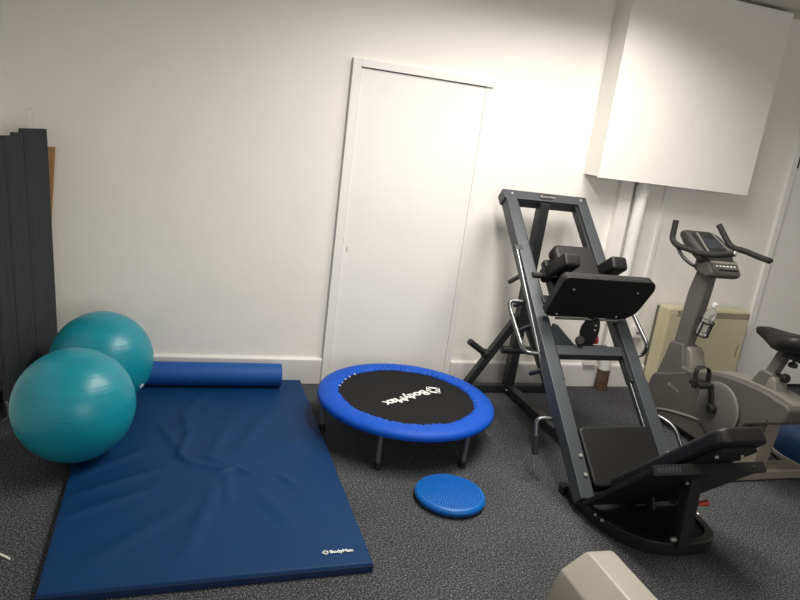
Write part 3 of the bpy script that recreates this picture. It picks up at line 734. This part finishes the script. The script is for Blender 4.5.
# crank disc, crank, pedal with strap
CC = V((2.955, -1.09, .315))
bm = NB(); mt = frame(CC, (0, 1, 0), (0, 0, 1), (1, 0, 0))
lathe(bm, [(0, -.026), (.05, -.024), (.13, -.014), (.150, -.008), (.156, -.002), (.158, .004), (.155, .012), (0, .012)], (0, 0, 0), 72, mt); cd_ = t.part('crank_disc', bm, 'bike_disc')
bm = NB(); lathe(bm, [(.153+.0045*cos(q), -.003+.0045*sin(q)) for q in [2*pi*k/10 for k in range(11)]], (0, 0, 0), 72, mt); t.part('disc_rim', bm, 'bike_lt', cd_)
ca, cb = CC+V((-.045, 0, 0)), CC+V((-.05, .038, .135))
bm = NB(); beam(bm, ca, cb, .02, .032, (0, 1, 0), .006); cyl(bm, CC+V((-.015, -.0, 0)), CC+V((-.062, 0, 0)), .027, 20, .005); crank = t.part('crank_arm', bm, 'rubber')
bm = NB(); cyl(bm, cb+V((.01, 0, 0)), cb+V((-.115, 0, 0)), .008, 10); pc = cb+V((-.075, .0, .004)); 
box(bm, (.085, .105, .028), frame(pc, EX, (0, 1, 0), (0, 0, 1)), .006); box(bm, (.02, .03, .05), frame(pc+V((-.045, 0, 0)), EX, (0, 1, 0), (0, 0, 1)), .006)
ped = t.part('pedal', bm, 'rubber', crank)
bm = NB(); ring = []
arc = fillet([pc+V((-.045, 0, .0)), pc+V((-.045, .01, .075)), pc+V((-.03, .015, .098)), pc+V((.03, .015, .098)), pc+V((.047, .01, .075)), pc+V((.045, 0, .0))], .035, 5)
for p in arc: ring.append([bm.verts.new(p+V((0, a, 0))+((p-pc).normalized()*c)) for a, c in ((-.018, 0), (.018, 0), (.018, .004), (-.018, .004))])
for a, c in zip(ring, ring[1:]):
    for k in range(4): bm.faces.new((a[k], a[(k+1) % 4], c[(k+1) % 4], c[k]))
bm.faces.new(ring[0]); bm.faces.new(ring[-1][::-1]); bmesh.ops.recalc_face_normals(bm, faces=bm.faces)
t.part('toe_strap', bm, 'rubber', ped)
# far pedal, mostly hidden behind the shell
ca2, cb2 = V((3.19, -1.09, .315)), V((3.195, -1.128, .18))
bm = NB(); beam(bm, ca2, cb2, .02, .032, (0, 1, 0), .006); cyl(bm, (3.165, -1.09, .315), (3.205, -1.09, .315), .027, 20, .005); crank2 = t.part('crank_arm', bm, 'rubber')
bm = NB(); pc2 = cb2+V((.065, 0, -.004)); box(bm, (.085, .105, .028), frame(pc2, EX, (0, 1, 0), (0, 0, 1)), .006); t.part('pedal', bm, 'rubber', crank2)
# front mast boot, mast
bm = NB(); prism(bm, [(-.45, .25), (-.50, .42), (-.525, .545), (-.645, .560), (-.69, .42), (-.80, .42), (-.80, .30)], .125, yzframe(BX-.005), .012, 3); t.part('mast_boot', bm, 'bike_mast')
bm = NB(); prism(bm, [(-.665, .36), (-.645, .54), (-.66, .555), (-.70, .53), (-.735, .45), (-.745, .36)], .115, yzframe(BX+.012), .014, 3); t.part('boot_cowl', bm, 'bike_lt')
bm = NB(); prism(bm, [(-.535, .50), (-.555, .90), (-.60, 1.10), (-.70, 1.10), (-.69, .90), (-.652, .50)], .075, yzframe(BX-.014), .014, 3); t.part('mast', bm, 'bike_mast')
# console: lower key box and tilted display head
cons = [(-.60, 1.045), (-.72, 1.02), (-.765, 1.035), (-.767, 1.068), (-.70, 1.138), (-.60, 1.12)]
bm = NB(); prism(bm, cons, .235, yzframe(BX+.02), .022, 4); cbx = t.part('console_box', bm, 'bike')
head = [(-.42, 1.24), (-.45, 1.275), (-.50, 1.27), (-.70, 1.16), (-.715, 1.13), (-.66, 1.09), (-.50, 1.17)]
bm = NB(); prism(bm, head, .235, yzframe(BX-.005), .03, 4); hd = t.part('console_head', bm, 'console')
tt = (V((0, -.50, 1.27))-V((0, -.70, 1.16))).normalized(); nn = V((0, -tt.z, tt.y))
hc = V((BX+.005, -.60, 1.215)); mt = frame(hc+nn*.003, EX, tt, nn)
bm = NB(); prism(bm, rrect(.205, .205, .05), .008, mt, .002, 2); sc = t.part('display_surround', bm, 'steel_dk', hd)
bm = NB(); prism(bm, rrect(.12, .095, .01), .004, mt @ M.Translation((.005, -.012, .005)), .001, 1); t.part('display_screen', bm, 'screen', hd, label='grey display screen')
for sx in (-1, 1):
    bm = NB(); strip(bm, [(sx*.088-.0, -.09), (sx*.062, .09)], .018, .005, mt); t.part('display_trim', bm, 'bike_lt', hd, smooth=0)
kt = (V((0, -.70, 1.138))-V((0, -.767, 1.068))).normalized(); kn = V((0, -kt.z, kt.y)); mt = frame(V((BX+.012, -.7335, 1.103))+kn*.001, EX, kt, kn)
bm = NB(); box(bm, (.20, .02, .004), mt @ M.Translation((.01, .022, 0)), .001); t.part('label_strip', bm, 'bike_lt', cbx)
for k in range(6):
    bm = NB(); box(bm, (.014, .009, .005), mt @ M.Translation((-.055+k*.027, -.006, .001)), .0015); t.part('key_button', bm, 'print', cbx)
bm = NB(); box(bm, (.15, .012, .003), mt @ M.Translation((.02, -.032, 0)), .001); t.part('key_panel', bm, 'rubber', cbx)
# handlebars
bars = {-1: [(2.91, -.438, 1.325), (2.905, -.445, 1.20), (2.912, -.50, 1.17), (2.93, -.56, 1.167), (2.95, -.66, 1.158), (2.955, -.80, 1.175), (2.96, -.923, 1.212)],
        1: [(3.22, -.470, 1.325), (3.25, -.563, 1.216), (3.256, -.61, 1.199), (3.262, -.69, 1.20), (3.266, -.78, 1.188), (3.266, -.889, 1.18)]}
for sx in (-1, 1):
    pts = fillet([V(p) for p in bars[sx]], .03, 5)
    bm = NB(); tube(bm, pts, .0185, 14); hb = t.part('handlebar', bm, 'grip')
    bm = NB(); q = pts[-1]; dr = (pts[-1]-pts[-2]).normalized(); cyl(bm, q, q+dr*.010, .014, 14, .002); t.part('end_cap', bm, 'bolt' if sx < 0 else 'rubber', hb)
    x = 2.91 if sx < 0 else 3.25
    bm = NB(); tube(bm, fillet([V((x, -.485 if sx < 0 else -.58, 1.185)), V((x-sx*.02, -.54, 1.11)), V((x-sx*.05, -.62, 1.07)), V((BX+sx*.07, -.64, 1.072))], .05, 5), .011, 12); t.part('handlebar_stem', bm, 'steel_dk', hb)
bm = NB(); e = V((3.266, -.892, 1.178)); tube(bm, [e+V((0, 0, 0)), e+V((.004, -.012, -.012)), e+V((.004, -.01, -.035)), e+V((.0, .0, -.042))], .003, 6); t.part('sensor_wire', bm, 'bolt')
# seat post, clamp, saddle
bm = NB(); prism(bm, [(-1.17, .50), (-1.225, .612), (-1.25, .628), (-1.315, .625), (-1.345, .52), (-1.33, .48)], .085, yzframe(BX), .012, 3); t.part('seat_boot', bm, 'bike_mast')
bm = NB(); prism(bm, [(-1.285, .49), (-1.295, .60), (-1.318, .615), (-1.345, .60), (-1.375, .495)], .095, yzframe(BX+.002), .014, 3); t.part('boot_cowl', bm, 'bike_lt')
bm = NB(); beam(bm, (BX, -1.27, .60), (BX, -1.325, .765), .05, .058, (0, 1, 0), .008); t.part('seat_post', bm, 'bike_mast')
bm = NB(); abox(bm, BX-.025, BX+.025, -1.45, -1.235, .752, .775, .005); abox(bm, BX-.03, BX+.03, -1.45, -1.33, .735, .757, .005); t.part('seat_rail', bm, 'steel_dk')
for p in ((BX-.0, -1.385, .735), (BX-.0, -1.335, .62)):
    p = V(p); bm = NB()
    if p.z > .7: cyl(bm, p, p-V((0, 0, .035)), .008, 10); cyl(bm, p-V((0, 0, .018)), p-V((0, 0, .042)), .024, 12, .005)
    else: cyl(bm, p+V((0, .03, 0)), p-V((0, .03, 0)), .008, 10); cyl(bm, p-V((0, .012, 0)), p-V((0, .045, 0)), .026, 12, .006)
    t.part('clamp_knob', bm, 'rubber')
# saddle lofted nose to tail
secs = [(-1.105, .012, .812, .832), (-1.125, .028, .795, .850), (-1.17, .036, .782, .862), (-1.22, .050, .765, .864), (-1.27, .078, .755, .866), (-1.32, .105, .755, .870), (-1.37, .120, .76, .882), (-1.42, .122, .775, .892), (-1.455, .105, .79, .893), (-1.475, .07, .81, .885)]
bm = NB(); rings = []
for y, w, z0, z1 in secs:
    r_ = []
    for k in range(20):
        a = 2*pi*k/20; ca_, sa_ = cos(a), sin(a)
        x = w*math.copysign(abs(ca_)**.8, ca_); z = (z0+z1)/2+(z1-z0)/2*math.copysign(abs(sa_)**.7, sa_) - (.012*(1-abs(ca_))if sa_ > 0 else 0)
        r_.append(bm.verts.new((BX+x, y, z)))
    rings.append(r_)
for a, c in zip(rings, rings[1:]):
    for k in range(20): bm.faces.new((a[k], a[(k+1) % 20], c[(k+1) % 20], c[k]))
bm.faces.new(rings[0]); bm.faces.new(rings[-1][::-1]); bmesh.ops.recalc_face_normals(bm, faces=bm.faces)
t.part('saddle', bm, 'leather', smooth=80)
# rear and front stabilisers
bm = NB(); abox(bm, BX-.375, BX+.368, -1.372, -1.25, .004, .062, .01, 3); rs = t.part('rear_stabiliser', bm, 'bike_foot')
bm = NB(); prism(bm, [(-1.27, .06), (-1.285, .33), (-1.385, .36), (-1.36, .06)], .10, yzframe(BX), .01, 2); t.part('rear_leg', bm, 'bike_foot')
bm = NB(); abox(bm, BX-.11, BX+.14, -.60, -.50, .004, .062, .01, 3); t.part('front_stabiliser', bm, 'bike_foot')
bm = NB(); abox(bm, BX-.09, BX+.09, -.62, -.50, .05, .13, .01, 3); t.part('front_leg', bm, 'bike')

# bottle in its cage: the bottle is carried, so it is a thing of its own
bm = NB()
cg = [V((BX-.01, -.700, .66)), V((BX-.01, -.785, .66))]
for a in (0, 1, 2, 3):
    pass
bc = V((BX-.018, -.722, .655)); ba = V((0, -.24, .97)).normalized()
def bl(h, r, a): 
    u = EX; w_ = ba.cross(u).normalized(); return bc+ba*h+(u*cos(a)+w_*sin(a))*r
for a in (radians(200), radians(290), radians(20)): tube(bm, [bl(.0, .0, a), bl(.0, .041, a), bl(.095, .041, a)], .006, 8)
tube(bm, [bl(.095, .041, radians(q)) for q in range(-170, 175, 15)], .007, 8); tube(bm, [bl(.002, .041, radians(q)) for q in range(-170, 175, 15)], .006, 8)
t.part('bottle_cage', bm, 'rubber')
mtb = frame(bc, EX, ba.cross(EX), ba)
t2 = Thing('water_bottle', bc, 'clear plastic water bottle held in the black cage on the bike mast', 'bottle')
bm = NB(); lathe(bm, [(0, .004), (.030, .004), (.034, .012), (.034, .07), (.031, .09), (.034, .11), (.034, .15), (.026, .175), (.013, .19), (.013, .205), (0, .205)], (0, 0, 0), 28, mtb); t2.part('bottle_body', bm, 'bottle')
bm = NB(); lathe(bm, [(0, .203), (.0155, .203), (.0155, .222), (.014, .225), (0, .225)], (0, 0, 0), 20, mtb); t2.part('bottle_cap', bm, 'print')

# ------------------------------------------------------------------ half-dome balance trainer at the right edge
QC = V((3.735, -1.20, 0))
t = Thing('balance_dome', QC, 'dark blue balance dome on the carpet behind the bike at the right edge', 'balance trainer')
bm = NB(); lathe(bm, [(0, .0), (.27, .0), (.288, .012), (.296, .03), (.294, .05), (.28, .06), (0, .06)], QC, 72); t.part('base_rim', bm, 'bosu_rim')
bm = NB(); lathe(bm, [(.29, .05), (.292, .08), (.28, .135), (.255, .185), (.215, .228), (.16, .262), (.10, .281), (.05, .288), (0, .29)], QC, 72); t.part('dome', bm, 'bosu', smooth=80)

# ------------------------------------------------------------------ grey housing of another machine, bottom edge of the frame
ZT = .40
t = Thing('machine_housing', (1.22, -2.9, 0), 'silver grey chamfered plastic machine housing cut off by the bottom edge', 'exercise machine')
def hsec(y, s, dz):
    # x,z outline of the shell, looking along +y
    cx = 1.262
    o = [(-.122, -.26), (-.112, -.15), (-.084, -.064), (.0, .0), (.096, -.002), (.106, -.02), (.106, -.26), (-.11, -.28)]
    return [V((cx+x*s, y, ZT+z*s+dz)) for x, z in o]
bm = NB(); rings = [[bm.verts.new(p) for p in hsec(y, s, dz)] for y, s, dz in ((-2.345, .93, -.016), (-2.352, .985, -.004), (-2.372, 1, 0), (-3.30, 1, 0), (-3.33, .95, -.01))]
for a, c in zip(rings, rings[1:]):
    for k in range(8): bm.faces.new((a[k], a[(k+1) % 8], c[(k+1) % 8], c[k]))
bm.faces.new(rings[0]); bm.faces.new(rings[-1][::-1]); bmesh.ops.recalc_face_normals(bm, faces=bm.faces)
bmesh.ops.bevel(bm, geom=[e for e in bm.edges if e.calc_face_angle(0) > .3], offset=.006, segments=2, profile=.5, affect='EDGES')
t.part('top_shell', bm, 'shell', smooth=30)
bm = NB(); abox(bm, 1.125, 1.345, -3.28, -2.40, .05, ZT-.20, .02, 3); t.part('lower_body', bm, 'rubber')
for y in (-2.52, -3.2):
    bm = NB(); abox(bm, 1.02, 1.44, y-.04, y+.04, 0, .06, .01); t.part('stabiliser', bm, 'rubber')

# thin white stick on the carpet at the left edge
bm = NB(); tube(bm, [(-.80, -1.50, .006), (-.70, -1.565, .0045), (-.583, -1.655, .0045)], .0042, 10)
tag(link('plastic_stick', bm, 'cord', org=(-.66, -1.6, 0)), 'thin white stick lying on the carpet at the left edge', 'stick')

# ------------------------------------------------------------------ lights
def area(name, loc, size, energy, color, rot=(0, 0, 0), spread=180, sy=None):
    l = bpy.data.lights.new(name, 'AREA'); l.shape = 'RECTANGLE'; l.size = size; l.size_y = sy or size
    l.energy = energy; l.color = color; l.spread = radians(spread)
    o = bpy.data.objects.new(name, l); COL.objects.link(o); o.location = loc; o.rotation_euler = rot; return o
WARM = (1, .95, .87)
for (x, y, hx, hy_), e, sp_ in zip(LUM, (48, 34), (160, 152)):
    area('ceiling_lamp', (x, y, ZC-.031), hx*2, e, WARM, (0, 0, 0), sp_, hy_*2)
area('window_fill', ((WX0+WX1)/2, YF+.02, (WZ0+WZ1)/2), WX1-WX0, 46, (1, .98, .95), (radians(90), 0, 0), 180, WZ1-WZ0)  # added frontal fill, standing in as daylight from an unseen window
W = bpy.data.worlds.new('sky'); S.world = W; W.use_nodes = True
W.node_tree.nodes['Background'].inputs['Color'].default_value = (.75, .85, 1, 1); W.node_tree.nodes['Background'].inputs['Strength'].default_value = .6

# ------------------------------------------------------------------ camera
YAW, PITCH, ROLL = 0.31544995, 0.24885555, 0.13068228
cam = bpy.data.cameras.new('camera'); cam.sensor_fit = 'HORIZONTAL'; cam.sensor_width = 36; cam.lens = 650/800*36; cam.clip_start = .05
co = bpy.data.objects.new('camera', cam); COL.objects.link(co); S.camera = co
fwd = V((sin(YAW)*cos(PITCH), cos(YAW)*cos(PITCH), -sin(PITCH)))
r0 = V((cos(YAW), -sin(YAW), 0)); u0 = r0.cross(fwd)
r = r0*cos(ROLL)+u0*sin(ROLL); u = -r0*sin(ROLL)+u0*cos(ROLL)
m4 = M((r, u, -fwd)).transposed().to_4x4(); m4.translation = V((0, -3.92040443, 1.63464859)); co.matrix_world = m4

vs = S.view_settings
vs.view_transform = 'Standard'; vs.look = 'None'; vs.gamma = 1; vs.use_curve_mapping = False; vs.exposure = 0.06
S.display_settings.display_device = 'sRGB'
